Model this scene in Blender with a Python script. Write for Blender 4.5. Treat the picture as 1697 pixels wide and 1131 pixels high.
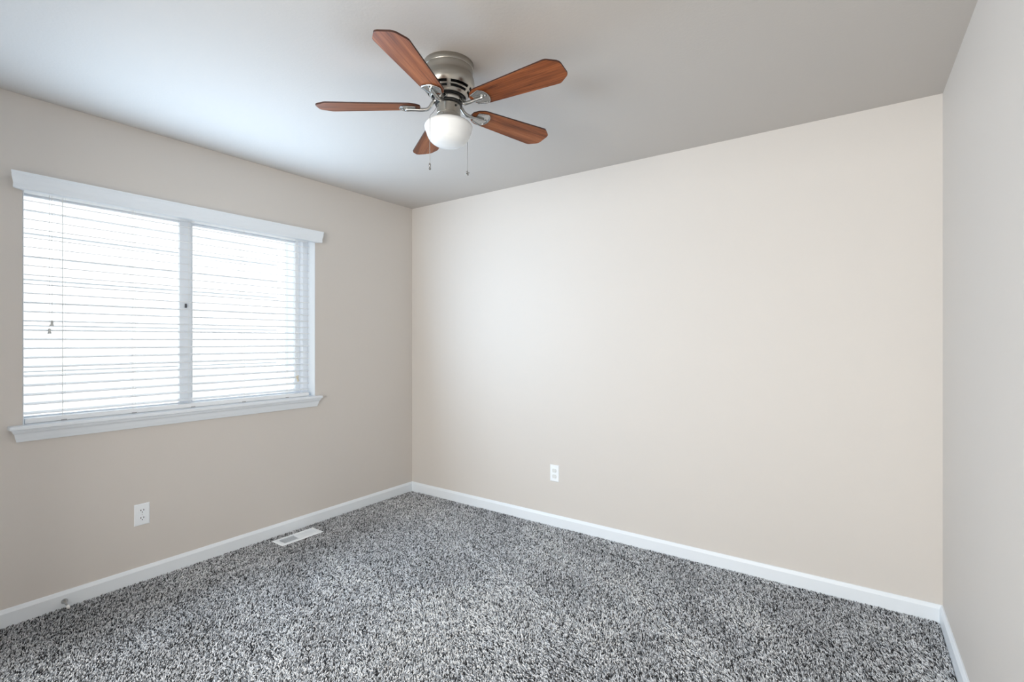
import bpy, bmesh, math, random
import numpy as np
from mathutils import Vector, Matrix

for o in list(bpy.data.objects):
    bpy.data.objects.remove(o, do_unlink=True)
S = bpy.context.scene
COL = S.collection
PI = math.pi

# ------------------------------------------------------------------ camera
cam_d = bpy.data.cameras.new('camera')
cam = bpy.data.objects.new('camera', cam_d)
COL.objects.link(cam)
cam.location = (3.1807, -3.0108, 1.2993)
cam.rotation_euler = (PI / 2, 0, 0.613385)
cam_d.sensor_fit = 'HORIZONTAL'
cam_d.sensor_width = 36.0
cam_d.lens = 819.735 / 1697 * 36.0
cam_d.shift_y = -1.05 / 1697
cam_d.clip_start = 0.02
S.camera = cam

# ------------------------------------------------------------------ sky, sun, exposure
SKY_STRENGTH = 1.3
SUN_STRENGTH = 6.5
EXPOSURE = 0.0
w = bpy.data.worlds.new('sky_world')
S.world = w
w.use_nodes = True
nt = w.node_tree
nt.nodes.clear()
wo = nt.nodes.new('ShaderNodeOutputWorld')
bg = nt.nodes.new('ShaderNodeBackground')
bg.inputs['Color'].default_value = (0.80, 0.90, 1.0, 1)
bg.inputs['Strength'].default_value = SKY_STRENGTH
nt.links.new(bg.outputs[0], wo.inputs[0])

sun_d = bpy.data.lights.new('sun', 'SUN')
sun_d.energy = SUN_STRENGTH
sun_d.angle = math.radians(2.0)
sun_d.color = (1.0, 0.97, 0.92)
sun = bpy.data.objects.new('sun', sun_d)
COL.objects.link(sun)
# the sun stands behind the house and lights the neighbouring wall
sdir = Vector((-0.62, 0.22, -0.75)).normalized()
sun.rotation_euler = sdir.to_track_quat('-Z', 'Y').to_euler()
sun.location = (6, -3, 9)

# daylight coming in at the window opening (sky portal)
pd = bpy.data.lights.new('window_portal', 'AREA')
pd.shape = 'RECTANGLE'
pd.size = 1.52
pd.size_y = 1.12
pd.cycles.is_portal = True
po = bpy.data.objects.new('window_portal', pd)
COL.objects.link(po)
po.location = (-0.17, -1.6875, 1.455)
po.rotation_euler = (PI / 2, 0, -PI / 2)

# unseen area lamps added on the room side of the blind, standing in for daylight
WIN_W = 38.0
WIN_TILT = 9.0
WIN_COL = (0.58, 0.78, 1.0)
WIN_N = 5
bd = bpy.data.lights.new('window_fill', 'AREA')
bd.shape = 'RECTANGLE'
bd.size = 1.44
bd.size_y = 1.02 / WIN_N
bd.energy = WIN_W / WIN_N
bd.color = WIN_COL
for i in range(WIN_N):
    bo = bpy.data.objects.new('window_fill', bd)
    COL.objects.link(bo)
    bo.location = (0.105, -1.69, 1.455 + (i - (WIN_N - 1) / 2) * 1.02 / WIN_N)
    bo.rotation_euler = Vector((math.cos(math.radians(WIN_TILT)), 0, math.sin(math.radians(WIN_TILT)))).to_track_quat('-Z', 'Y').to_euler()

# unseen fill lamp added behind the camera, shining in through an added opening
DX0, DX1, HALL_Y = 0.90, 3.35, -5.20
HALL_W = 136.0
HALL_COL = (1.0, 0.995, 0.955)
hd = bpy.data.lights.new('hall_fill', 'AREA')
hd.shape = 'RECTANGLE'
hd.size = DX1 - DX0
hd.size_y = 1.3
hd.energy = HALL_W
hd.color = HALL_COL
ho = bpy.data.objects.new('hall_fill', hd)
COL.objects.link(ho)
ho.location = ((DX0 + DX1) / 2, HALL_Y + .02, 1.30)
ho.rotation_euler = (PI / 2, 0, 0)

S.view_settings.view_transform = 'Standard'
S.view_settings.look = 'None'
S.view_settings.gamma = 1.0
S.view_settings.use_curve_mapping = False
S.view_settings.exposure = EXPOSURE
S.cycles.max_bounces = 14
S.cycles.diffuse_bounces = 10
S.cycles.transparent_max_bounces = 16
S.cycles.sample_clamp_indirect = 20.0
S.cycles.use_denoising = True


# ------------------------------------------------------------------ materials
def mat(name, color, rough=0.5, metal=0.0, spec=0.5, **kw):
    m = bpy.data.materials.new(name)
    m.use_nodes = True
    b = m.node_tree.nodes['Principled BSDF']
    b.inputs['Base Color'].default_value = (*color, 1)
    b.inputs['Roughness'].default_value = rough
    b.inputs['Metallic'].default_value = metal
    b.inputs['Specular IOR Level'].default_value = spec
    for k, v in kw.items():
        b.inputs[k].default_value = v
    return m


def add_bump(m, scale, strength, dist=0.002, detail=3.0, mapping=None, coord='Object'):
    t = m.node_tree
    b = t.nodes['Principled BSDF']
    tc = t.nodes.new('ShaderNodeTexCoord')
    n = t.nodes.new('ShaderNodeTexNoise')
    n.inputs['Scale'].default_value = scale
    n.inputs['Detail'].default_value = detail
    if mapping:
        mp = t.nodes.new('ShaderNodeMapping')
        mp.inputs['Scale'].default_value = mapping
        t.links.new(tc.outputs[coord], mp.inputs[0])
        t.links.new(mp.outputs[0], n.inputs['Vector'])
    else:
        t.links.new(tc.outputs[coord], n.inputs['Vector'])
    bp = t.nodes.new('ShaderNodeBump')
    bp.inputs['Strength'].default_value = strength
    bp.inputs['Distance'].default_value = dist
    t.links.new(n.outputs[0], bp.inputs['Height'])
    t.links.new(bp.outputs[0], b.inputs['Normal'])
    return n


M = {}
M['paint'] = mat('beige_wall_paint', (0.65, 0.615, 0.58), 0.55, spec=0.3)
add_bump(M['paint'], 130, 0.12, 0.0015)
M['ceiling'] = mat('ceiling_paint', (0.56, 0.53, 0.50), 0.7, spec=0.2)
add_bump(M['ceiling'], 95, 0.25, 0.002)
M['trim'] = mat('white_trim_paint', (0.80, 0.85, 0.90), 0.35)
M['vinyl'] = mat('white_vinyl', (0.84, 0.88, 0.93), 0.4)
M['slat'] = mat('white_blind_slat', (0.85, 0.87, 0.89), 0.35)
M['cord'] = mat('white_cord', (0.85, 0.85, 0.83), 0.8)
M['tassel'] = mat('grey_plastic_tassel', (0.55, 0.56, 0.55), 0.4)
M['tassel_beige'] = mat('beige_plastic_tassel', (0.62, 0.57, 0.45), 0.45)
M['plug'] = mat('grey_plug', (0.42, 0.42, 0.43), 0.4)
M['latch'] = mat('dark_latch', (0.08, 0.08, 0.09), 0.4)
M['plate'] = mat('white_plastic', (0.87, 0.91, 0.95), 0.3)
M['cover'] = mat('grey_white_plastic', (0.70, 0.72, 0.72), 0.35)
M['black'] = mat('black_enamel', (0.012, 0.012, 0.012), 0.5)
M['dark'] = mat('dark_void', (0.02, 0.02, 0.022), 0.8)
M['nickel'] = mat('brushed_nickel', (0.43, 0.41, 0.37), 0.30, 1.0)
add_bump(M['nickel'], 60, 0.05, 0.0006, mapping=(0.3, 0.3, 14))
M['pewter'] = mat('polished_nickel', (0.46, 0.46, 0.45), 0.25, 1.0)
M['ring'] = mat('bright_nickel', (0.66, 0.64, 0.60), 0.38, 1.0)
M['chain'] = mat('chain_metal', (0.30, 0.30, 0.29), 0.4, 0.8)
M['opal'] = mat('opal_glass', (0.79, 0.81, 0.82), 0.18, spec=0.5)
M['backing'] = mat('carpet_backing', (0.06, 0.058, 0.055), 0.95, spec=0.0)
M['siding'] = mat('white_siding', (0.80, 0.82, 0.84), 0.6)
M['roof'] = mat('roof_shingle', (0.10, 0.10, 0.11), 0.9)
M['grass'] = mat('ground_concrete', (0.50, 0.50, 0.48), 0.9)
M['rubber'] = mat('white_rubber', (0.85, 0.85, 0.84), 0.5)
M['subfloor'] = mat('subfloor', (0.3, 0.25, 0.2), 0.9)

# clear window glass: see-through with a fresnel sheen
g = bpy.data.materials.new('clear_glass')
g.use_nodes = True
t = g.node_tree
t.nodes.clear()
out = t.nodes.new('ShaderNodeOutputMaterial')
mx = t.nodes.new('ShaderNodeMixShader')
tr = t.nodes.new('ShaderNodeBsdfTransparent')
tr.inputs[0].default_value = (0.97, 0.985, 0.98, 1)
gl = t.nodes.new('ShaderNodeBsdfGlossy')
gl.inputs['Roughness'].default_value = 0.02
fr = t.nodes.new('ShaderNodeFresnel')
fr.inputs[0].default_value = 1.35
t.links.new(fr.outputs[0], mx.inputs[0])
t.links.new(tr.outputs[0], mx.inputs[1])
t.links.new(gl.outputs[0], mx.inputs[2])
t.links.new(mx.outputs[0], out.inputs[0])
M['glass'] = g


def wood_material(name):
    m = mat(name, (0.3, 0.12, 0.06), 0.45, spec=0.28)
    t = m.node_tree
    b = t.nodes['Principled BSDF']
    tc = t.nodes.new('ShaderNodeTexCoord')
    oi = t.nodes.new('ShaderNodeObjectInfo')
    ad = t.nodes.new('ShaderNodeVectorMath')
    ad.operation = 'MULTIPLY_ADD'
    ad.inputs[1].default_value = (7.0, 3.0, 5.0)
    t.links.new(oi.outputs['Random'], ad.inputs[0])
    t.links.new(tc.outputs['Object'], ad.inputs[2])
    mp = t.nodes.new('ShaderNodeMapping')
    mp.inputs['Scale'].default_value = (6.0, 170.0, 20.0)
    t.links.new(ad.outputs[0], mp.inputs[0])
    n1 = t.nodes.new('ShaderNodeTexNoise')
    n1.inputs['Scale'].default_value = 1.0
    n1.inputs['Detail'].default_value = 6.0
    n1.inputs['Roughness'].default_value = 0.65
    n1.inputs['Distortion'].default_value = 0.6
    t.links.new(mp.outputs[0], n1.inputs['Vector'])
    mp2 = t.nodes.new('ShaderNodeMapping')
    mp2.inputs['Scale'].default_value = (2.2, 26.0, 8.0)
    t.links.new(ad.outputs[0], mp2.inputs[0])
    n2 = t.nodes.new('ShaderNodeTexNoise')
    n2.inputs['Scale'].default_value = 1.0
    n2.inputs['Detail'].default_value = 2.0
    t.links.new(mp2.outputs[0], n2.inputs['Vector'])
    mm = t.nodes.new('ShaderNodeMath')
    mm.operation = 'ADD'
    t.links.new(n1.outputs[0], mm.inputs[0])
    t.links.new(n2.outputs[0], mm.inputs[1])
    hf = t.nodes.new('ShaderNodeMath')
    hf.operation = 'MULTIPLY'
    hf.inputs[1].default_value = 0.5
    t.links.new(mm.outputs[0], hf.inputs[0])
    cr = t.nodes.new('ShaderNodeValToRGB')
    e = cr.color_ramp.elements
    e[0].position = 0.34
    e[0].color = (0.085, 0.019, 0.004, 1)
    e[1].position = 0.64
    e[1].color = (0.40, 0.135, 0.048, 1)
    k = e.new(0.5)
    k.color = (0.25, 0.071, 0.020, 1)
    t.links.new(hf.outputs[0], cr.inputs[0])
    t.links.new(cr.outputs[0], b.inputs['Base Color'])
    return m


M['wood'] = wood_material('cherry_wood_veneer')
M['wood_edge'] = mat('dark_wood_edge', (0.055, 0.018, 0.010), 0.5)

# carpet yarn: colour per tuft from the mesh attribute
cm = mat('carpet_yarn', (0.2, 0.2, 0.2), 0.95, spec=0.05)
at = cm.node_tree.nodes.new('ShaderNodeAttribute')
at.attribute_name = 'yarn'
cm.node_tree.links.new(at.outputs['Color'], cm.node_tree.nodes['Principled BSDF'].inputs['Base Color'])
M['yarn'] = cm


# ------------------------------------------------------------------ helpers
def link(name, me, m, parent=None, loc=None):
    o = bpy.data.objects.new(name, me)
    COL.objects.link(o)
    for q in (m if isinstance(m, (list, tuple)) else [m]):
        me.materials.append(M[q] if isinstance(q, str) else q)
    if parent is not None:
        o.parent = parent
    if loc is not None:
        o.location = loc
    return o


def from_bm(name, bm, m, parent=None, loc=None, smooth=False):
    bmesh.ops.recalc_face_normals(bm, faces=bm.faces)
    me = bpy.data.meshes.new(name)
    bm.to_mesh(me)
    bm.free()
    if smooth:
        me.polygons.foreach_set('use_smooth', [True] * len(me.polygons))
        try:
            me.set_sharp_from_angle(angle=math.radians(38))
        except Exception:
            pass
    return link(name, me, m, parent, loc)


def empty(name, loc=(0, 0, 0)):
    o = bpy.data.objects.new(name, None)
    COL.objects.link(o)
    o.location = loc
    o.empty_display_size = 0.05
    return o


def thing(o, label, cat, group=None):
    o['label'] = label
    o['category'] = cat
    if group:
        o['group'] = group
    return o


def structure(o, label=None, cat=None):
    o['kind'] = 'structure'
    if label:
        o['label'] = label
    if cat:
        o['category'] = cat
    return o


def box(bm, x0, x1, y0, y1, z0, z1, bevel=0.0, mi=0):
    r = bmesh.ops.create_cube(bm, size=1.0)
    vs = r['verts']
    for v in vs:
        v.co = Vector((x0 + (v.co.x + .5) * (x1 - x0), y0 + (v.co.y + .5) * (y1 - y0), z0 + (v.co.z + .5) * (z1 - z0)))
    fs = {f for v in vs for f in v.link_faces}
    for f in fs:
        f.material_index = mi
    if bevel > 0:
        es = list({e for v in vs for e in v.link_edges})
        bmesh.ops.bevel(bm, geom=es, offset=bevel, segments=2, affect='EDGES', profile=0.5)


def lathe(bm, prof, seg=48, c=(0, 0), skip=None, mi=0):
    """revolve (r,z) about the vertical through c; skip(i,j) leaves out a face"""
    rings = []
    for r, z in prof:
        if r < 1e-6:
            rings.append([bm.verts.new((c[0], c[1], z))])
        else:
            rings.append([bm.verts.new((c[0] + r * math.cos(2 * PI * j / seg), c[1] + r * math.sin(2 * PI * j / seg), z)) for j in range(seg)])
    for i in range(len(rings) - 1):
        A, B = rings[i], rings[i + 1]
        for j in range(seg):
            if skip and skip(i, j):
                continue
            k = (j + 1) % seg
            if len(A) == 1 and len(B) == 1:
                continue
            if len(A) == 1:
                f = bm.faces.new((A[0], B[j], B[k]))
            elif len(B) == 1:
                f = bm.faces.new((A[j], B[0], A[k]))
            else:
                f = bm.faces.new((A[j], B[j], B[k], A[k]))
            f.material_index = mi


def spline(pts, n=6):
    """Catmull-Rom through the points"""
    P = [Vector(p) for p in pts]
    out = []
    for i in range(len(P) - 1):
        p0 = P[max(i - 1, 0)]
        p1, p2 = P[i], P[i + 1]
        p3 = P[min(i + 2, len(P) - 1)]
        for k in range(n):
            u = k / n
            out.append(0.5 * ((2 * p1) + (p2 - p0) * u + (2 * p0 - 5 * p1 + 4 * p2 - p3) * u * u + (3 * p1 - p0 - 3 * p2 + p3) * u ** 3))
    out.append(P[-1])
    return out


def tube(bm, pts, r, seg=10, cap=True, flat=1.0):
    """tube along points; r a number or a list"""
    P = [Vector(p) for p in pts]
    n = len(P)
    R = r if isinstance(r, (list, tuple)) else [r] * n
    up = None
    rings = []
    for i in range(n):
        d = (P[min(i + 1, n - 1)] - P[max(i - 1, 0)]).normalized()
        if up is None:
            a = Vector((0, 0, 1)) if abs(d.z) < 0.9 else Vector((1, 0, 0))
            up = (a - d * a.dot(d)).normalized()
        else:
            up = (up - d * up.dot(d)).normalized()
        sd = d.cross(up)
        rings.append([bm.verts.new(P[i] + (up * math.cos(2 * PI * j / seg) * flat + sd * math.sin(2 * PI * j / seg)) * R[i]) for j in range(seg)])
    for i in range(n - 1):
        for j in range(seg):
            k = (j + 1) % seg
            bm.faces.new((rings[i][j], rings[i][k], rings[i + 1][k], rings[i + 1][j]))
    if cap:
        bm.faces.new(rings[0][::-1])
        bm.faces.new(rings[-1])


def prism(bm, poly, h0, h1, axes, mi_top=0, mi_side=0, bev=0.0):
    """extrude a 2-D polygon; axes maps (u,v,h) to xyz"""
    A = [bm.verts.new(axes(u, v, h0)) for u, v in poly]
    B = [bm.verts.new(axes(u, v, h1)) for u, v in poly]
    n = len(poly)
    f = bm.faces.new(A)
    f.material_index = mi_top
    f = bm.faces.new(B[::-1])
    f.material_index = mi_top
    for i in range(n):
        k = (i + 1) % n
        f = bm.faces.new((A[i], A[k], B[k], B[i]))
        f.material_index = mi_side


def fillet(poly, radii, n=5):
    out = []
    N = len(poly)
    for i in range(N):
        p = Vector(poly[i])
        r = radii[i] if isinstance(radii, (list, tuple)) else radii
        if r <= 0:
            out.append(tuple(p))
            continue
        a = (Vector(poly[i - 1]) - p)
        b = (Vector(poly[(i + 1) % N]) - p)
        la, lb = a.length, b.length
        a.normalize()
        b.normalize()
        ang = a.angle(b)
        d = min(r / math.tan(ang / 2), la * .48, lb * .48)
        p1, p2 = p + a * d, p + b * d
        for k in range(n + 1):
            u = k / n
            out.append(tuple((1 - u) ** 2 * p1 + 2 * u * (1 - u) * p + u * u * p2))
    return out


def extrude_run(bm, prof, ends0, ends1, axes):
    """sweep an open-or-closed profile (d,z) between two ends; ends0(d), ends1(d) give the position along the run"""
    A = [bm.verts.new(axes(d, ends0(d), z)) for d, z in prof]
    B = [bm.verts.new(axes(d, ends1(d), z)) for d, z in prof]
    n = len(prof)
    for i in range(n):
        k = (i + 1) % n
        bm.faces.new((A[i], A[k], B[k], B[i]))
    bm.faces.new(A[::-1])
    bm.faces.new(B)


# ------------------------------------------------------------------ room shell
W, H, D = 3.4924, 2.44, 3.12      # back wall width, height, depth to the wall behind the camera
RT = 0.0140                       # the right wall is a touch out of square
WT = 0.15
OY0, OY1, OZ0, OZ1 = -2.441, -0.934, 0.889, 2.03     # window opening


def rx(y):
    return W - y * math.tan(RT)


# left wall with the window opening
bm = bmesh.new()
ys = [-D - WT, OY0, OY1, WT]
zs = [-0.03, OZ0, OZ1, H + 0.02]
for i in range(3):
    for j in range(3):
        if i == 1 and j == 1:
            continue
        for x, flip in ((0.0, False), (-WT, True)):
            vs = [bm.verts.new((x, ys[i + a], zs[j + b])) for a, b in ((0, 0), (1, 0), (1, 1), (0, 1))]
            bm.faces.new(vs[::-1] if flip else vs)
for (ya, za, yb, zb) in ((OY0, OZ0, OY0, OZ1), (OY0, OZ1, OY1, OZ1), (OY1, OZ1, OY1, OZ0), (OY1, OZ0, OY0, OZ0),
                         (ys[0], zs[0], ys[0], zs[3]), (ys[3], zs[0], ys[3], zs[3]), (ys[0], zs[3], ys[3], zs[3]), (ys[0], zs[0], ys[3], zs[0])):
    bm.faces.new([bm.verts.new(p) for p in ((0, ya, za), (0, yb, zb), (-WT, yb, zb), (-WT, ya, za))])
bmesh.ops.remove_doubles(bm, verts=bm.verts, dist=1e-5)
structure(from_bm('wall_left', bm, 'paint'), 'beige painted wall with the window', 'wall')

bm = bmesh.new()
box(bm, 0.0, W + 0.0, 0, WT, -0.03, H + 0.02)
structure(from_bm('wall_back', bm, 'paint'), 'long bare beige wall facing the camera', 'wall')

bm = bmesh.new()
vs0 = [(rx(WT), WT), (rx(-D - WT), -D - WT), (rx(-D - WT) + WT, -D - WT), (rx(WT) + WT, WT)]
prism(bm, vs0, -0.03, H + 0.02, lambda u, v, h: (u, v, h))
structure(from_bm('wall_right', bm, 'paint'), 'bare wall at the right edge of the view', 'wall')

bm = bmesh.new()       # wall behind the camera with an opening added for the fill lamp
box(bm, 0.0, DX0, -D - WT, -D, -0.03, H + 0.02)
box(bm, DX0, DX1, -D - WT, -D, 2.04, H + 0.02)
box(bm, DX1, rx(-D), -D - WT, -D, -0.03, H + 0.02)
structure(from_bm('wall_front', bm, 'paint'), 'wall behind the camera', 'wall')
bm = bmesh.new()       # added hall that encloses the fill lamp
box(bm, DX0 - .5, DX1 + .5, HALL_Y - .1, HALL_Y, -0.03, H)
box(bm, DX0 - .6, DX0 - .5, HALL_Y - .1, -D - WT, -0.03, H)
box(bm, DX1 + .5, DX1 + .6, HALL_Y - .1, -D - WT, -0.03, H)
box(bm, DX0 - .6, DX1 + .6, HALL_Y - .1, -D - WT, H, H + .1)
box(bm, DX0 - .6, DX1 + .6, HALL_Y - .1, -D - WT, -0.12, -0.014)
structure(from_bm('wall_added_hall', bm, 'paint'), 'added hall enclosing the fill lamp behind the camera', 'wall')

bm = bmesh.new()
box(bm, -WT, W + 0.3, -D - WT, WT, H, H + 0.15)
structure(from_bm('ceiling', bm, 'ceiling'), 'smooth painted ceiling with the fan', 'ceiling')

bm = bmesh.new()
box(bm, -WT, W + 0.3, -D - WT, WT, -0.12, -0.014)
structure(from_bm('floor', bm, 'backing'), 'floor under the carpet', 'floor')

# baseboards
BH, BT = 0.0762, 0.0135
BPROF = [(0, -0.014), (BT, -0.014), (BT, BH - 0.017), (BT - .0015, BH - 0.014), (BT - .0045, BH - 0.008), (BT - .0065, BH - 0.0035), (BT - .009, BH), (0, BH)]
bm = bmesh.new()
extrude_run(bm, BPROF, lambda d: -D, lambda d: -d, lambda d, s, z: (d, s, z))
structure(from_bm('baseboard_left', bm, 'trim'), 'white baseboard under the window wall', 'baseboard')
bm = bmesh.new()
extrude_run(bm, BPROF, lambda d: d, lambda d: W - d, lambda d, s, z: (s, -d, z))
structure(from_bm('baseboard_back', bm, 'trim'), 'white baseboard along the long bare wall', 'baseboard')
bm = bmesh.new()
extrude_run(bm, BPROF, lambda d: -D, lambda d: -d, lambda d, s, z: (rx(s) - d, s, z))
structure(from_bm('baseboard_right', bm, 'trim'), 'white baseboard along the right wall', 'baseboard')

# ------------------------------------------------------------------ window: liner, sill, header, vinyl slider
win = structure(empty('window_1', (0, (OY0 + OY1) / 2, OZ0)), 'white sliding window with moulded header and sill', 'window')
WY = (OY0 + OY1) / 2


def wpart(name, bm, m, smooth=False, parent=win):
    o = from_bm(name, bm, m, smooth=smooth)
    o.parent = parent
    if parent is win:
        o.location = (0, -WY, -OZ0)
    return o


bm = bmesh.new()      # white jamb liner on both sides and the top
JT = 0.012
box(bm, -WT + .002, 0.0012, OY0 + .0005, OY0 + JT * .35, OZ0, OZ1 - .0005)
box(bm, -WT + .002, 0.0012, OY1 - JT * .35, OY1 - .0005, OZ0, OZ1 - .0005)
box(bm, -WT + .002, 0.0012, OY0 + JT * .35, OY1 - JT * .35, OZ1 - JT, OZ1 - .0005)
wpart('jamb_liner', bm, 'trim')

bm = bmesh.new()      # sill board
box(bm, 0.0005, 0.050, -2.492, -0.903, 0.8885, 0.906, bevel=0.003)
box(bm, -0.10, 0.004, OY0 + .001, OY1 - .001, OZ0 + .0003, 0.906)
wpart('window_sill', bm, 'trim')

bm = bmesh.new()      # apron moulding under the sill, mitred returns
AP = [(0.0005, 0.8883), (0.031, 0.8883), (0.031, 0.8815), (0.0275, 0.880), (0.0275, 0.876), (0.025, 0.872), (0.0205, 0.866),
      (0.0185, 0.858), (0.0165, 0.848), (0.0135, 0.838), (0.0125, 0.833), (0.0105, 0.829), (0.0005, 0.829)]
extrude_run(bm, AP, lambda d: -2.452 - d, lambda d: -0.934 + d, lambda d, s, z: (d, s, z))
wpart('apron_moulding', bm, 'trim')

bm = bmesh.new()      # header moulding with ogee ends
HP = [(0.0005, 1.9955), (0.034, 1.9955), (0.0365, 1.998), (0.037, 2.004), (0.0362, 2.012), (0.0362, 2.020), (0.0375, 2.028), (0.0398, 2.036), (0.0416, 2.044),
      (0.0424, 2.053), (0.0424, 2.062), (0.0436, 2.0645), (0.0436, 2.074), (0.0005, 2.074)]
extrude_run(bm, HP, lambda d: -2.4425 - d, lambda d: -0.9360 + d, lambda d, s, z: (d, s, z))
wpart('header_moulding', bm, 'trim')

# vinyl frame and sashes
FX0, FX1 = -0.145, -0.082
YL, YR, ZB, ZT = OY0 + .005, OY1 - .005, 0.9065, OZ1 - JT - .001
bm = bmesh.new()
box(bm, FX0, FX1, YL, YL + .008, ZB, ZT, .002)
box(bm, FX0, FX1, YR - .040, YR, ZB, ZT, .002)
box(bm, FX0, FX1, YL + .0081, YR - .0401, ZT - .012, ZT, .002)
box(bm, FX0, FX1, YL + .0081, YR - .0401, ZB, ZB + .014, .002)
fr = wpart('window_frame', bm, 'vinyl')
YM = -1.722


def sash(x0, x1, y0, y1, wl, wr, mat_='vinyl'):
    z0, z1 = ZB + .0145, ZT - .0125
    bm = bmesh.new()
    box(bm, x0, x1, y0, y0 + wl, z0, z1, .002)
    box(bm, x0, x1, y1 - wr, y1, z0, z1, .002)
    box(bm, x0, x1, y0 + wl + .0001, y1 - wr - .0001, z0, z0 + .014, .002)
    box(bm, x0, x1, y0 + wl + .0001, y1 - wr - .0001, z1 - .012, z1, .002)
    s = wpart('window_sash', bm, mat_)
    xm = (x0 + x1) / 2
    bm = bmesh.new()
    bm.faces.new([bm.verts.new(p) for p in ((xm, y0 + wl, z0 + .014), (xm, y1 - wr, z0 + .014), (xm, y1 - wr, z1 - .012), (xm, y0 + wl, z1 - .012))])
    wpart('glass_pane', bm, 'glass', parent=s)
    return s


sL = sash(-0.108, -0.086, YL + .0085, YM + .022, .006, .060)
sR = sash(-0.138, -0.114, YM - .025, YR - .0405, .068, .036)
bm = bmesh.new()
box(bm, -0.0858, -0.074, YM - .012, YM - .003, 1.492, 1.516, .002)
lt = from_bm('window_latch', bm, 'latch')
lt.parent = sL

# ------------------------------------------------------------------ blind
BX = -0.045          # middle of the slats
BY0, BY1 = -2.430, -0.968
blind = thing(empty('window_blind', (BX, (BY0 + BY1) / 2, 0.906)), 'white horizontal slat blind lowered over the window', 'blind')


def bpart(name, bm, m, smooth=False, parent=blind):
    o = from_bm(name, bm, m, smooth=smooth)
    o.parent = parent
    if parent is blind:
        o.location = -Vector(blind.location)
    return o


bm = bmesh.new()
box(bm, BX - .028, BX + .028, BY0 - .002, BY1 + .002, 2.000, 2.017, .002)
bpart('headrail', bm, 'slat')
bm = bmesh.new()
box(bm, BX - .026, BX + .026, BY0, BY1, 0.9068, 0.9300, .003)
bpart('bottom_rail', bm, 'slat')

# one slat, then copies (slightly crowned, 50 mm deep)
SW, SN = 0.050, 24
bm = bmesh.new()
top, bot = [], []
for i in range(9):
    u = -1 + 2 * i / 8
    zc = 0.0008 * (1 - u * u)
    xx = u * SW / 2
    top.append((xx, zc + 0.0015))
    bot.append((xx, zc - 0.0015))
prism(bm, top + bot[::-1], BY0, BY1, lambda u, v, h: (u, h - (BY0 + BY1) / 2, v))
s0 = from_bm('slat', bm, 'slat', smooth=True)
s0.parent = blind
SLAT_Z0, SLAT_P, TILT = 0.9545, 0.0438, math.radians(8)
for i in range(SN):
    s = s0 if i == 0 else s0.copy()
    if i:
        COL.objects.link(s)
    s.location = (0, 0, SLAT_Z0 + i * SLAT_P - 0.906)
    s.rotation_euler = (0, TILT, 0)

LAD = [-2.290, -2.0025, -1.7145, -1.4225, -1.133]
for yl in LAD:
    bm = bmesh.new()
    for xx in (BX - .0265, BX + .0265):
        for dy in (-.004, .004):
            tube(bm, [(xx, yl + dy, 0.93), (xx, yl + dy, 2.0)], 0.0007, 6)
    tube(bm, [(BX, yl, 0.93), (BX, yl, 2.0)], 0.0009, 6)
    for i in range(SN):
        z = SLAT_Z0 + i * SLAT_P - .0022
        tube(bm, [(BX - .0265, yl - .004, z), (BX + .0265, yl - .004, z)], 0.0006, 5)
    bpart('ladder_cord', bm, 'cord')
    bm = bmesh.new()
    box(bm, BX + .008, BX + .0275, yl - .011, yl + .011, 0.9069, 0.9105, .001)
    box(bm, BX + .0262, BX + .0278, yl - .011, yl + .011, 0.9069, 0.9125, .0005)
    bpart('cord_plug', bm, 'plug')


def tassel_profile(z, s=1.0):
    return [(0.0, z), (.0048 * s, z), (.0052 * s, z - .003 * s), (.0056 * s, z - .016 * s), (.0078 * s, z - .020 * s), (.0082 * s, z - .025 * s), (0.0, z - .025 * s)]


for yc, zt in ((-2.3365, 1.3935), (-2.3455, 1.3555)):
    bm = bmesh.new()
    tube(bm, [(BX + .0335, yc, 2.0), (BX + .0345, yc, 1.7), (BX + .035, yc, zt)], 0.0011, 6)
    c = bpart('pull_cord', bm, 'cord')
    bm = bmesh.new()
    lathe(bm, tassel_profile(zt), 16, (BX + .035, yc))
    bpart('tassel', bm, 'tassel', True, c)
for k, (yc, zt, dx) in enumerate(((-1.0735, 1.052, 0), (-1.060, 1.057, .003))):
    bm = bmesh.new()
    tube(bm, [(BX + .0335, yc, 2.0), (BX + .035, yc + .001 * k, 1.5), (BX + .036 + dx, yc, zt)], 0.0013, 6)
    c = bpart('tilt_cord', bm, 'cord')
    bm = bmesh.new()
    z0 = Vector((BX + .036 + dx, yc, zt))
    e1 = z0 + Vector((.003, .010 - .018 * k, -.021))
    tube(bm, [z0, z0.lerp(e1, .3), z0.lerp(e1, .6), e1], [.0042, .0046, .0066, .0060], 12)
    e2 = e1 + Vector((.002, .002 + .006 * k, -.018))
    tube(bm, [e1, e1.lerp(e2, .5), e2], [.0034, .0058, .0050], 12)
    bpart('tassel', bm, 'tassel_beige', True, c)


# ------------------------------------------------------------------ ceiling fan
FX, FY = 1.7857, -1.4855
fan = thing(empty('ceiling_fan', (FX, FY, H)), 'brushed nickel flush ceiling fan with five reddish wood blades and white globe', 'ceiling fan')

# motor housing: vented bowl, two rows of slots really cut out
hp = [(.0, -.0003), (.1020, -.0003), (.1026, -.0012), (.1026, -.0212), (.1020, -.0222), (.1004, -.0228)]
hp += [tuple(p) for p in spline([(.1002, -.0235), (.0998, -.031), (.0986, -.041), (.0990, -.050), (.1030, -.060), (.1060, -.073), (.1054, -.083), (.1026, -.093), (.0990, -.100), (.0962, -.1045)], 4)][1:]
i_r1 = len(hp) - 1
hp += [(.0902, -.1125)]
hp += [(.0880, -.1150), (.0857, -.1176)]
i_r2 = len(hp) - 1
hp += [(.0797, -.1245)]
hp += [(.0775, -.127), (.0745, -.1305), (.0735, -.1335), (.0715, -.1350), (.0690, -.1335)]
SEG = 144


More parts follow.
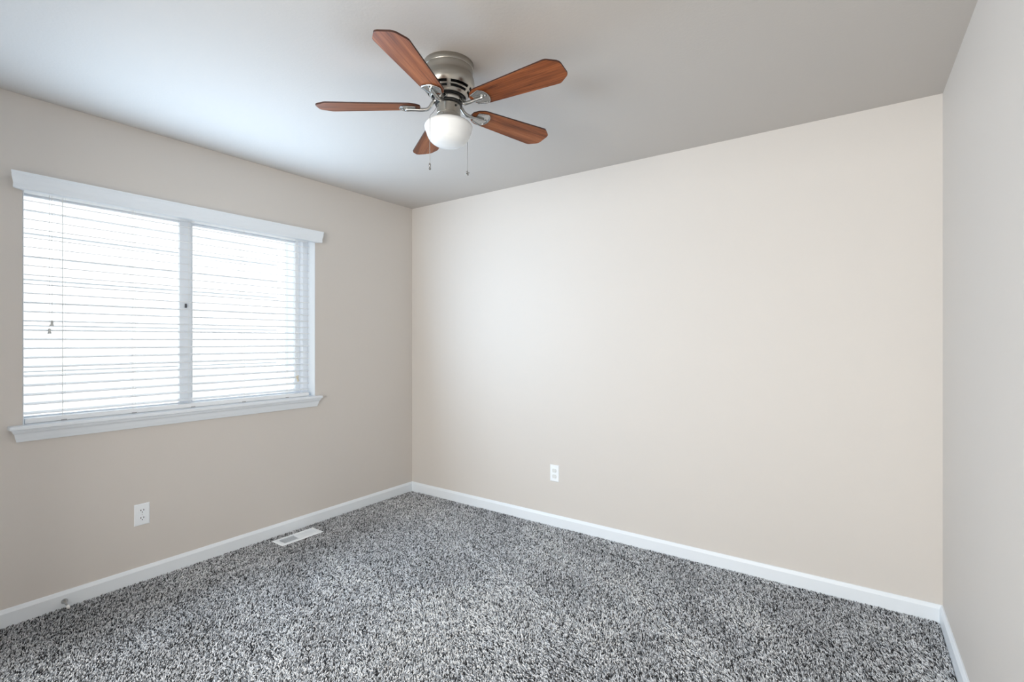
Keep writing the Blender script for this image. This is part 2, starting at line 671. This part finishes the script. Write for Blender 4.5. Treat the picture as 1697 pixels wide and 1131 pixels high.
def slot_skip(i, j):
    a = ((j + .5) * 360 / SEG - (-47.6) + 30) % 60 - 30      # angle from the middle of the rib facing the room
    if i == i_r1:
        return abs(a) > 4.0
    if i == i_r2:
        return abs(a) > 4.8
    return False


bm = bmesh.new()
lathe(bm, hp, SEG, skip=slot_skip)
hous = from_bm('motor_housing', bm, 'nickel', fan, smooth=True)
sm = hous.modifiers.new('thickness', 'SOLIDIFY')
sm.thickness = 0.0012
sm.offset = 1
for a in (150, 168, 30, 210):
    aa = math.radians(a + 27)
    bm = bmesh.new()
    p = Vector((math.cos(aa), math.sin(aa), 0))
    tube(bm, [p * .1028 + Vector((0, 0, -.0105)), p * .1046 + Vector((0, 0, -.0105)), p * .1052 + Vector((0, 0, -.0105))], [.0036, .0034, .002], 12)
    sc = from_bm('screw', bm, 'pewter', smooth=True)
    sc.parent = hous

bm = bmesh.new()
lathe(bm, [(0, -.05), (.068, -.05), (.070, -.09), (.066, -.125), (.064, -.1385), (0, -.1385)], 64)
from_bm('motor', bm, 'black', fan, smooth=True)
bm = bmesh.new()
lathe(bm, [(0, -.1395), (.0555, -.1395), (.0566, -.141), (.0566, -.1545), (.0555, -.156), (0, -.156)], 64)
from_bm('rotor_ring', bm, 'ring', fan, smooth=True)
bm = bmesh.new()
lathe(bm, [(0, -.1562), (.0552, -.1562), (.0560, -.158), (.0560, -.1655), (.055, -.1668), (0, -.1668)], 64)
from_bm('flywheel', bm, 'black', fan, smooth=True)
bm = bmesh.new()
lathe(bm, [(0, -.167), (.0470, -.167), (.0487, -.1685), (.0489, -.2055), (.0478, -.2068), (.0478, -.2076), (.0495, -.209), (.0500, -.2225), (.0512, -.2245), (.050, -.226), (.046, -.2255), (0, -.2255)], 64)
sw = from_bm('switch_housing', bm, 'nickel', fan, smooth=True)
vx = Vector((0.8177, 0.5757, 0))           # across the view
vy = Vector((-0.5757, 0.8177, 0))          # away from the camera


def fan_pt(across, away, z):
    return vx * across + vy * away + Vector((0, 0, z))


def on_neck(u_across, z, r=.049):
    away = -math.sqrt(max(r * r - u_across * u_across, 0))
    return fan_pt(u_across, away, z)


for ua, z, m_, rr in ((-.040, -.181, 'pewter', .0050), (.0335, -.1825, 'black', .0046), (-.020, -.2165, 'pewter', .0030), (.041, -.175, 'pewter', .0045)):
    p = on_neck(ua, z, .0488)
    n = Vector((p.x, p.y, 0)).normalized()
    bm = bmesh.new()
    tube(bm, [p - n * .002, p + n * .0016, p + n * .0024], [rr, rr, rr * .7], 12)
    k = from_bm('switch_hole' if m_ == 'black' else 'screw', bm, m_, smooth=True)
    k.parent = sw

# opal globe
gp = spline([(.0445, -.219), (.0500, -.2255), (.0620, -.2300), (.0800, -.2378), (.0935, -.2470), (.0990, -.2575), (.0968, -.2690), (.0918, -.2810), (.0866, -.2960),
             (.0765, -.3130), (.0580, -.3270), (.0330, -.3350), (.0120, -.3376), (0.0, -.3380)], 5)
gp = [(max(p[0], 0), p[1]) for p in gp]
gp[-1] = (0.0, gp[-1][1])
bm = bmesh.new()
lathe(bm, gp, 72)
from_bm('glass_shade', bm, 'opal', fan, smooth=True)

# blades and irons
TH, PHI, DR, TX, TY = 5.0646, -0.1982, 0.0088, 0.0133, 0.0101
BZ = -0.1741
wr_, wt_, R_, c_, e_, ra_ = .0484, .0685, .533, .0445, .0353, .188


def half(a):
    return wr_ + (wt_ - wr_) * (a - ra_) / (R_ - ra_)


poly = [(.117, .013), (.133, .034), (.158, half(.158)), (R_ - c_, half(R_ - c_)), (R_, e_),
        (R_, -e_), (R_ - c_, -half(R_ - c_)), (.158, -half(.158)), (.133, -.034), (.117, -.013)]
poly = fillet(poly, [.012, .02, .03, .028, .022, .022, .028, .03, .02, .012], 5)
bm = bmesh.new()
prism(bm, poly, 0.0, 0.0062, lambda u, v, h: (u, v, h), 0, 1)
tt_ = [e for e in bm.edges if len(e.link_faces) == 2 and {f.material_index for f in e.link_faces} == {0, 1}]
bmesh.ops.bevel(bm, geom=tt_, offset=.0012, segments=2, affect='EDGES', profile=.5)
bmesh.ops.recalc_face_normals(bm, faces=bm.faces)
blade_me = bpy.data.meshes.new('blade')
bm.to_mesh(blade_me)
bm.free()
blade_me.materials.append(M['wood'])
blade_me.materials.append(M['wood_edge'])
for p in blade_me.polygons:
    if abs(p.normal.z) < .97:
        p.material_index = 1


def iron_mesh():
    bm = bmesh.new()
    pl = [(.134, .026), (.179, .039)]
    for k in range(1, 12):
        a = math.radians(58 - 116 * k / 12)
        pl.append((.1790 + .0215 * (math.cos(a) - math.cos(math.radians(58))) / (1 - math.cos(math.radians(58))), .039 * math.sin(a) / math.sin(math.radians(58))))
    pl += [(.179, -.039), (.134, -.026), (.137, 0)]
    pl = [(u, v) for u, v in pl]
    prism(bm, pl, -.0042, -.0004, lambda u, v, h: (u, v, h))
    rim = [Vector((u, v, -.0044)) for u, v in pl[:-1]]
    tube(bm, rim, .0032, 8)
    # bent rod from the hub to the plate
    rod = spline([(.046, 0, .026), (.058, 0, .0235), (.068, 0, .013), (.078, 0, -.001), (.092, 0, -.0085), (.112, 0, -.0095), (.145, 0, -.0085), (.178, 0, -.0078)], 5)
    tube(bm, rod, [.0078] * (len(rod) - 8) + [.0074] * 7 + [.0050], 12)
    # foot on the rotor
    box(bm, .044, .0565, -.013, .013, .0195, .0315, .003)
    bmesh.ops.recalc_face_normals(bm, faces=bm.faces)
    me = bpy.data.meshes.new('blade_iron')
    bm.to_mesh(me)
    bm.free()
    me.polygons.foreach_set('use_smooth', [True] * len(me.polygons))
    me.set_sharp_from_angle(angle=math.radians(40))
    me.materials.append(M['pewter'])
    return me


def screw_mesh():
    bm = bmesh.new()
    tube(bm, [(.1885, 0, -.004), (.1885, 0, -.0075), (.1885, 0, -.0088)], [.0042, .0040, .0022], 12)
    bmesh.ops.recalc_face_normals(bm, faces=bm.faces)
    me = bpy.data.meshes.new('screw')
    bm.to_mesh(me)
    bm.free()
    me.materials.append(M['pewter'])
    return me


iron_me, screw_me = iron_mesh(), screw_mesh()
tiltm = Matrix(((1, 0, 0), (0, 1, 0), (TX, TY, 1)))
for k in range(5):
    a = TH + k * 2 * PI / 5
    r = Vector((math.cos(a), math.sin(a), -math.tan(DR)))
    tg = Vector((-math.sin(a) * math.cos(PHI), math.cos(a) * math.cos(PHI), math.sin(PHI)))
    r = tiltm @ r
    tg = tiltm @ tg
    r.normalize()
    tg = (tg - r * tg.dot(r)).normalized()
    n = r.cross(tg)
    mtx = Matrix.Translation((0, 0, BZ)) @ Matrix((r, tg, n)).transposed().to_4x4()
    b = bpy.data.objects.new('blade', blade_me)
    COL.objects.link(b)
    b.parent = fan
    b.matrix_local = mtx
    ir = bpy.data.objects.new('blade_iron', iron_me)
    COL.objects.link(ir)
    ir.parent = fan
    ir.matrix_local = mtx
    sc = bpy.data.objects.new('screw', screw_me)
    COL.objects.link(sc)
    sc.parent = ir

# pull chains: the near one drapes over the globe, the far one hangs behind it
bm = bmesh.new()
p0 = on_neck(-.0405, -.183, .052)
sh = fan_pt(-.0640, -.0790, -.2440)
sh2 = fan_pt(-.0648, -.0800, -.2580)
pts = [p0, p0.lerp(sh, .55) + Vector((0, 0, -.004)), sh, sh2, fan_pt(-.0648, -.0800, -.35), fan_pt(-.0648, -.0800, -.436)]
tube(bm, pts, .0009, 8)
L = (pts[-1] - pts[3]).length
for k in range(44):
    q = pts[3].lerp(pts[-1], k / 43)
    bmesh.ops.create_uvsphere(bm, u_segments=6, v_segments=4, radius=.0013, matrix=Matrix.Translation(q))
ch = from_bm('pull_chain', bm, 'chain', fan, smooth=True)
bm = bmesh.new()
q = fan_pt(-.0648, -.0800, 0)
lathe(bm, [(0, -.434), (.0028, -.4345), (.0046, -.438), (.0042, -.446), (.0030, -.450), (.0046, -.455), (.0042, -.460), (0, -.462)], 14, (q.x, q.y))
pe = from_bm('chain_pendant', bm, 'pewter', smooth=True)
pe.parent = ch

bm = bmesh.new()
p0 = fan_pt(.036, .036, -.185)
sh = fan_pt(.0690, .0690, -.2450)
e = fan_pt(.0715, .0710, -.412)
pts = [p0, p0.lerp(sh, .6) + Vector((0, 0, -.003)), sh, fan_pt(.0715, .0710, -.260), e]
tube(bm, pts, .0009, 8)
for k in range(40):
    q = pts[3].lerp(e, k / 39)
    bmesh.ops.create_uvsphere(bm, u_segments=6, v_segments=4, radius=.0013, matrix=Matrix.Translation(q))
ch = from_bm('pull_chain', bm, 'chain', fan, smooth=True)
bm = bmesh.new()      # small fan-shaped pendant
q = fan_pt(.0715, .0710, -.424)
tube(bm, [q + Vector((0, 0, .012)), q + Vector((0, 0, .006)), q], [.0016, .003, .003], 10)
for k in range(4):
    aa = math.radians(20 + 90 * k)
    tip = q + vx * math.cos(aa) * .0095 + Vector((0, 0, math.sin(aa) * .0095))
    tube(bm, [q, q.lerp(tip, .4), q.lerp(tip, .85), tip], [.002, .0036, .0042, .002], 10, flat=.6)
pe = from_bm('chain_pendant', bm, 'pewter', smooth=True)
pe.parent = ch


# ------------------------------------------------------------------ wall plates
def plate_bm():
    """70 x 114 mm plate in local x (width), z (height), face towards +y"""
    bm = bmesh.new()
    w_, h_ = .0355, .0575
    ring = [(w_, h_, 0), (w_, h_, .0022), (w_ - .004, h_ - .004, .0056)]
    loops = [[bm.verts.new((sx * a, d, sz * b)) for sx, sz in ((-1, -1), (1, -1), (1, 1), (-1, 1))] for a, b, d in ring]
    for A, B in zip(loops, loops[1:]):
        for j in range(4):
            bm.faces.new((A[j], A[(j + 1) % 4], B[(j + 1) % 4], B[j]))
    bm.faces.new(loops[-1])
    bm.faces.new(loops[0][::-1])
    return bm


def round_rect(w_, h_, r, n=6):
    return fillet([(-w_, -h_), (w_, -h_), (w_, h_), (-w_, h_)], r, n)


def receptacle_outline():
    pts = []
    for k in range(32):
        a = 2 * PI * k / 32
        pts.append((.0172 * math.cos(a), max(-.0143, min(.0143, .0172 * math.sin(a)))))
    return pts


o1 = thing(empty('electrical_outlet', (0, -1.9745, 0.3575)), 'white duplex outlet with dark sockets on wall below window', 'outlet')
o1.rotation_euler = (0, 0, -PI / 2)      # local +y -> world +x
from_bm('cover_plate', plate_bm(), 'plate', o1)
for zc in (.0205, -.0205):
    bm = bmesh.new()
    prism(bm, receptacle_outline(), .0050, .0074, lambda u, v, h: (u, h, v + zc))
    rc = from_bm('receptacle', bm, 'plate', o1)
    for (u, v, w2, h2) in ((-.0064, .0035, .0017, .0046), (.0064, .0035, .0017, .0038)):
        bm = bmesh.new()
        prism(bm, [(u - w2, v - h2), (u + w2, v - h2), (u + w2, v + h2), (u - w2, v + h2)], .0070, .0076, lambda a, b, h: (a, h, b + zc))
        s = from_bm('socket_slot', bm, 'dark')
        s.parent = rc
    bm = bmesh.new()
    prism(bm, [(.0026 * math.cos(2 * PI * k / 12), -.0075 + .0028 * math.sin(2 * PI * k / 12)) for k in range(12)], .0070, .0076, lambda a, b, h: (a, h, b + zc))
    s = from_bm('ground_hole', bm, 'dark')
    s.parent = rc
bm = bmesh.new()
prism(bm, [(.0028 * math.cos(2 * PI * k / 12), .0028 * math.sin(2 * PI * k / 12)) for k in range(12)], .0050, .0064, lambda a, b, h: (a, h, b))
from_bm('screw', bm, 'cover', o1)

o2 = thing(empty('wall_plate', (1.428, 0, 0.3665)), 'white wall plate with two pale safety plugs on long bare wall', 'outlet')
o2.rotation_euler = (0, 0, PI)           # local +y -> world -y
from_bm('cover_plate', plate_bm(), 'plate', o2)
for zc in (.0205, -.0205):
    bm = bmesh.new()
    prism(bm, receptacle_outline(), .0050, .0074, lambda u, v, h: (u, h, v + zc))
    rc = from_bm('receptacle', bm, 'plate', o2)
    bm = bmesh.new()
    prism(bm, round_rect(.0145, .0125, .009), .0072, .0112, lambda u, v, h: (u, h, v + zc))
    s = from_bm('safety_plug', bm, 'cover')
    s.parent = rc

# ------------------------------------------------------------------ floor register
fv = thing(empty('floor_register', (.1425, -1.1495, 0.0)), 'white metal floor register in carpet beside baseboard', 'vent')
bm = bmesh.new()
hw, hl, iw, il = .0630, .1460, .0420, .1190
z0, z1 = .0005, .0065
outer = [(-hw, -hl), (hw, -hl), (hw, hl), (-hw, hl)]
mid = [(-hw + .008, -hl + .008), (hw - .008, -hl + .008), (hw - .008, hl - .008), (-hw + .008, hl - .008)]
inn = [(-iw, -il), (iw, -il), (iw, il), (-iw, il)]
loops = [[bm.verts.new((u, v, z)) for u, v in P] for P, z in ((outer, z0), (outer, z0 + .0015), (mid, z1), (inn, z1), (inn, z1 - .010))]
for A, B in zip(loops, loops[1:]):
    for j in range(4):
        bm.faces.new((A[j], A[(j + 1) % 4], B[(j + 1) % 4], B[j]))
from_bm('register_frame', bm, 'plate', fv)
bm = bmesh.new()
box(bm, -iw, iw, -il, il, -.0125, -.0105)
from_bm('duct_opening', bm, 'dark', fv)
NL = 24
bm = bmesh.new()
prism(bm, [(-.0012, -.0085), (.0000, -.0088), (.0010, .0050), (-.0002, .0053)], -iw, iw, lambda u, v, h: (h, u, v))
lo0 = from_bm('louver', bm, 'plate', fv)
for k in range(NL):
    l = lo0 if k == 0 else lo0.copy()
    if k:
        COL.objects.link(l)
    yy = -il + (k + .5) * 2 * il / NL
    l.location = (0, yy, 0)
    l.rotation_euler = (math.radians(30 if k < 11 else -32), 0, 0)
bm = bmesh.new()
box(bm, -.0015, .0015, -il, il, -.009, -.004)
from_bm('louver_bar', bm, 'plate', fv)

# ------------------------------------------------------------------ door stop on the left baseboard
ds = thing(empty('door_stop', (BT, -2.2965, .030)), 'small nickel door stop with white tip on left baseboard', 'door stop')


def lathe_x(prof, dirv, seg=20):
    """revolve (r, t) about dirv through the origin"""
    bm = bmesh.new()
    d = Vector(dirv).normalized()
    a = Vector((0, 0, 1))
    a = (a - d * a.dot(d)).normalized()
    b = d.cross(a)
    rings = []
    for r, t_ in prof:
        rings.append([bm.verts.new(d * t_ + (a * math.cos(2 * PI * j / seg) + b * math.sin(2 * PI * j / seg)) * max(r, 1e-5)) for j in range(seg)])
    for A, B in zip(rings, rings[1:]):
        for j in range(seg):
            bm.faces.new((A[j], A[(j + 1) % seg], B[(j + 1) % seg], B[j]))
    return bm


dd = (1, 0.0, -.16)
from_bm('base', lathe_x([(0, 0), (.0125, 0), (.0128, .003), (.0105, .008), (.0065, .018), (.0048, .026), (.0044, .034), (0, .034)], dd), 'pewter', ds, smooth=True)
from_bm('rod', lathe_x([(0, .030), (.0040, .030), (.0040, .056), (0, .056)], dd), 'pewter', ds, smooth=True)
from_bm('bumper', lathe_x([(0, .054), (.0062, .054), (.0072, .057), (.0072, .066), (.0055, .070), (0, .071)], dd), 'rubber', ds, smooth=True)

# ------------------------------------------------------------------ outside: ground and the neighbouring house
bm = bmesh.new()
box(bm, -30, -WT - .001, -25, 25, -0.75, -0.60)
structure(from_bm('ground', bm, 'grass'), 'pale ground outside the window', 'ground')

HX = -2.75
hb = thing(empty('house', (HX - 3, -4.0, -0.6)), 'white lap sided house close outside the window', 'house')


def hpart(name, bm, m, **k):
    o = from_bm(name, bm, m, **k)
    o.parent = hb
    o.location = -Vector(hb.location)
    return o


bm = bmesh.new()
EXPO = 0.2008
zoff = 2.4375
n0 = int(math.ceil((zoff + .6) / EXPO))
zb = zoff - n0 * EXPO
pr = [(HX - .05, zb)]
zz = zb
while zz < 2.95:
    pr += [(HX + .012, zz), (HX, zz + EXPO)]
    zz += EXPO
pr += [(HX - .05, zz)]
A = [bm.verts.new((x, -9.0, z)) for x, z in pr]
B = [bm.verts.new((x, 0.40, z)) for x, z in pr]
for i in range(len(pr) - 1):
    bm.faces.new((A[i], B[i], B[i + 1], A[i + 1]))
hpart('siding_wall', bm, 'siding')
bm = bmesh.new()
box(bm, HX - 5, HX - .02, -9.0, 0.36, -0.6, zz)
hpart('house_body', bm, 'siding')
bm = bmesh.new()
box(bm, HX - .06, HX + .03, 0.33, 0.425, -0.6, zz)
hpart('corner_board', bm, 'siding')
bm = bmesh.new()
prism(bm, [(HX + .30, zz - .02), (HX + .30, zz + .12), (HX - 2.6, zz + 1.5), (HX - 5.3, zz + .12), (HX - 5.3, zz - .02)], -9.3, 0.7, lambda u, v, h: (u, h, v))
hpart('roof', bm, 'roof')

# ------------------------------------------------------------------ carpet pile: a tuft of yarn every few millimetres, leaning with the nap
rng = np.random.default_rng(7)


def smooth_noise(x, y, cell, seed, amp_dir=(1, 1), rot=0.0):
    r = np.random.default_rng(seed)
    c, s = math.cos(rot), math.sin(rot)
    u = (x * c + y * s) / (cell * amp_dir[0]) + 100
    v = (-x * s + y * c) / (cell * amp_dir[1]) + 100
    G = r.random((256, 256))
    i, j = np.floor(u).astype(int), np.floor(v).astype(int)
    fu, fv_ = u - i, v - j
    fu, fv_ = fu * fu * (3 - 2 * fu), fv_ * fv_ * (3 - 2 * fv_)
    g = lambda a, b: G[a % 256, b % 256]
    return (g(i, j) * (1 - fu) + g(i + 1, j) * fu) * (1 - fv_) + (g(i, j + 1) * (1 - fu) + g(i + 1, j + 1) * fu) * fv_


def build_carpet():
    # full density where the room is seen, sparser and thicker yarn behind the viewpoint
    cx, cy, ya = 3.1807, -3.0108, 0.613385

    def lay(sp, near):
        xs = np.arange(.014, W + .05, sp)
        ys_ = np.arange(-D + .005, -.012, sp * .9)
        X, Y = np.meshgrid(xs, ys_)
        X = X + (np.arange(len(ys_))[:, None] % 2) * sp * .5
        X = X.ravel() + rng.normal(0, sp * .2, X.size)
        Y = Y.ravel() + rng.normal(0, sp * .2, Y.size)
        k = (X > .0155) & (X < W - Y * math.tan(RT) - .0155) & (Y < -.0155) & (Y > -D + .004)
        k &= ~((np.abs(X - .1425) < .0625) & (np.abs(Y + 1.1495) < .1455))
        dep = -(X - cx) * math.sin(ya) + (Y - cy) * math.cos(ya)
        seen = (dep > 1.45) & (np.abs((X - cx) * math.cos(ya) + (Y - cy) * math.sin(ya)) < dep * 1.035 + .25)
        k &= seen if near else ~seen
        return X[k], Y[k], np.full(k.sum(), sp)
    XA, YA, SA = lay(.0054, True)
    XB, YB, SB = lay(.0090, False)
    X, Y, SP = np.r_[XA, XB], np.r_[YA, YB], np.r_[SA, SB]
    N = len(X)
    nap = .50 * smooth_noise(X, Y, .15, 1, (1.0, 2.4), .9) + .25 * smooth_noise(X, Y, .07, 2, (1, 2.0), .5) + .25 * smooth_noise(X, Y, .45, 3)
    nap = np.clip((nap - .5) * 3.2, -1, 1)
    th = rng.normal(2.2, .8, N) + nap * .9
    lean = np.clip(.55 + .45 * nap + rng.normal(0, .20, N), .02, 1.3)
    h = .0132 + rng.normal(0, .0015, N) - .0022 * nap
    rad = SP * .43 * (1 + rng.normal(0, .10, N))
    dx, dy = np.cos(th), np.sin(th)
    L = h * lean
    prof = [(0.0, 0.0, .9), (.45, .62, 1.12), (1.0, .96, .72)]
    nseg = 4
    V = np.zeros((N, len(prof) * nseg + 1, 3), np.float32)
    sq = .62 + .2 * rng.random(N)
    for i, (f, hz, rr) in enumerate(prof):
        for j in range(nseg):
            ca, sa = math.cos(2 * PI * (j + .5) / nseg) * rad * rr, math.sin(2 * PI * (j + .5) / nseg) * rad * rr * sq
            V[:, i * nseg + j, 0] = X + dx * (L * f + ca) - dy * sa
            V[:, i * nseg + j, 1] = Y + dy * (L * f + ca) + dx * sa
            V[:, i * nseg + j, 2] = -.014 + h * hz - (ca * lean * .5 if i else 0)
    V[:, -1, 0] = X + dx * (L * 1.12)
    V[:, -1, 1] = Y + dy * (L * 1.12)
    V[:, -1, 2] = -.014 + h * 1.02
    # keep the yarn out of the skirting
    V[:, :, 0] = np.maximum(V[:, :, 0], BT + .0003)
    V[:, :, 1] = np.minimum(V[:, :, 1], -BT - .0003)
    V[:, :, 0] = np.minimum(V[:, :, 0], W - V[:, :, 1] * math.tan(RT) - BT - .0003)
    F = []
    for i in range(len(prof) - 1):
        for j in range(nseg):
            k = (j + 1) % nseg
            F.append((i * nseg + j, i * nseg + k, (i + 1) * nseg + k, (i + 1) * nseg + j))
    last = (len(prof) - 1) * nseg
    T = [(last + j, last + (j + 1) % nseg, last + nseg) for j in range(nseg)]
    nv = V.shape[1]
    base = (np.arange(N) * nv)[:, None, None]
    q = (np.array(F)[None] + base).reshape(N, -1)
    tr_ = (np.array(T)[None] + base).reshape(N, -1)
    loops = np.concatenate([q, tr_], axis=1).ravel()
    sizes = np.tile(np.array([4] * len(F) + [3] * len(T)), N)
    starts = np.concatenate([[0], np.cumsum(sizes)[:-1]])
    me = bpy.data.meshes.new('carpet_pile')
    me.vertices.add(N * nv)
    me.vertices.foreach_set('co', V.ravel())
    me.loops.add(len(loops))
    me.loops.foreach_set('vertex_index', loops.astype(np.int32))
    me.polygons.add(len(sizes))
    me.polygons.foreach_set('loop_start', starts.astype(np.int32))
    me.polygons.foreach_set('use_smooth', np.ones(len(sizes), bool))
    me.update(calc_edges=True)
    # three yarns: pale, mid and charcoal flecks
    pick = rng.random(N)
    cols = np.where((pick < .44)[:, None], np.array([.74, .755, .785]), np.where((pick < .74)[:, None], np.array([.33, .342, .358]), np.array([.050, .050, .053])))
    mottle = smooth_noise(X, Y, .19, 5, (1.0, 2.6), .9) * .6 + smooth_noise(X, Y, .09, 6, (1, 2.2), .6) * .4  # random lighter and darker patches in the yarn colour
    # lighter lane across the middle of the room, darker patch by the left wall
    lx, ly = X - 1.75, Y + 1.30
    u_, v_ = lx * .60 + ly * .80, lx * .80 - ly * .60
    band = .26 * np.exp(-(v_ / .42) ** 2 - (u_ / 1.0) ** 2) - .20 * np.exp(-((X - .60) / .50) ** 2 - ((Y + 2.15) / .45) ** 2)
    cols = cols * (1 + rng.normal(0, .10, (N, 1))) * (1 + .55 * (np.clip(mottle, .2, .8) - .5) + band)[:, None]
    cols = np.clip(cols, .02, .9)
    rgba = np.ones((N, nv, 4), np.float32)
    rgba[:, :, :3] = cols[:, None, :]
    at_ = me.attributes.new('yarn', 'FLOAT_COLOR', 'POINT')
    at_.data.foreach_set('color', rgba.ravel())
    return me


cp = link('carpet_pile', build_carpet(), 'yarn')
cp['kind'] = 'stuff'
thing(cp, 'grey flecked cut pile carpet covering the whole floor', 'carpet')
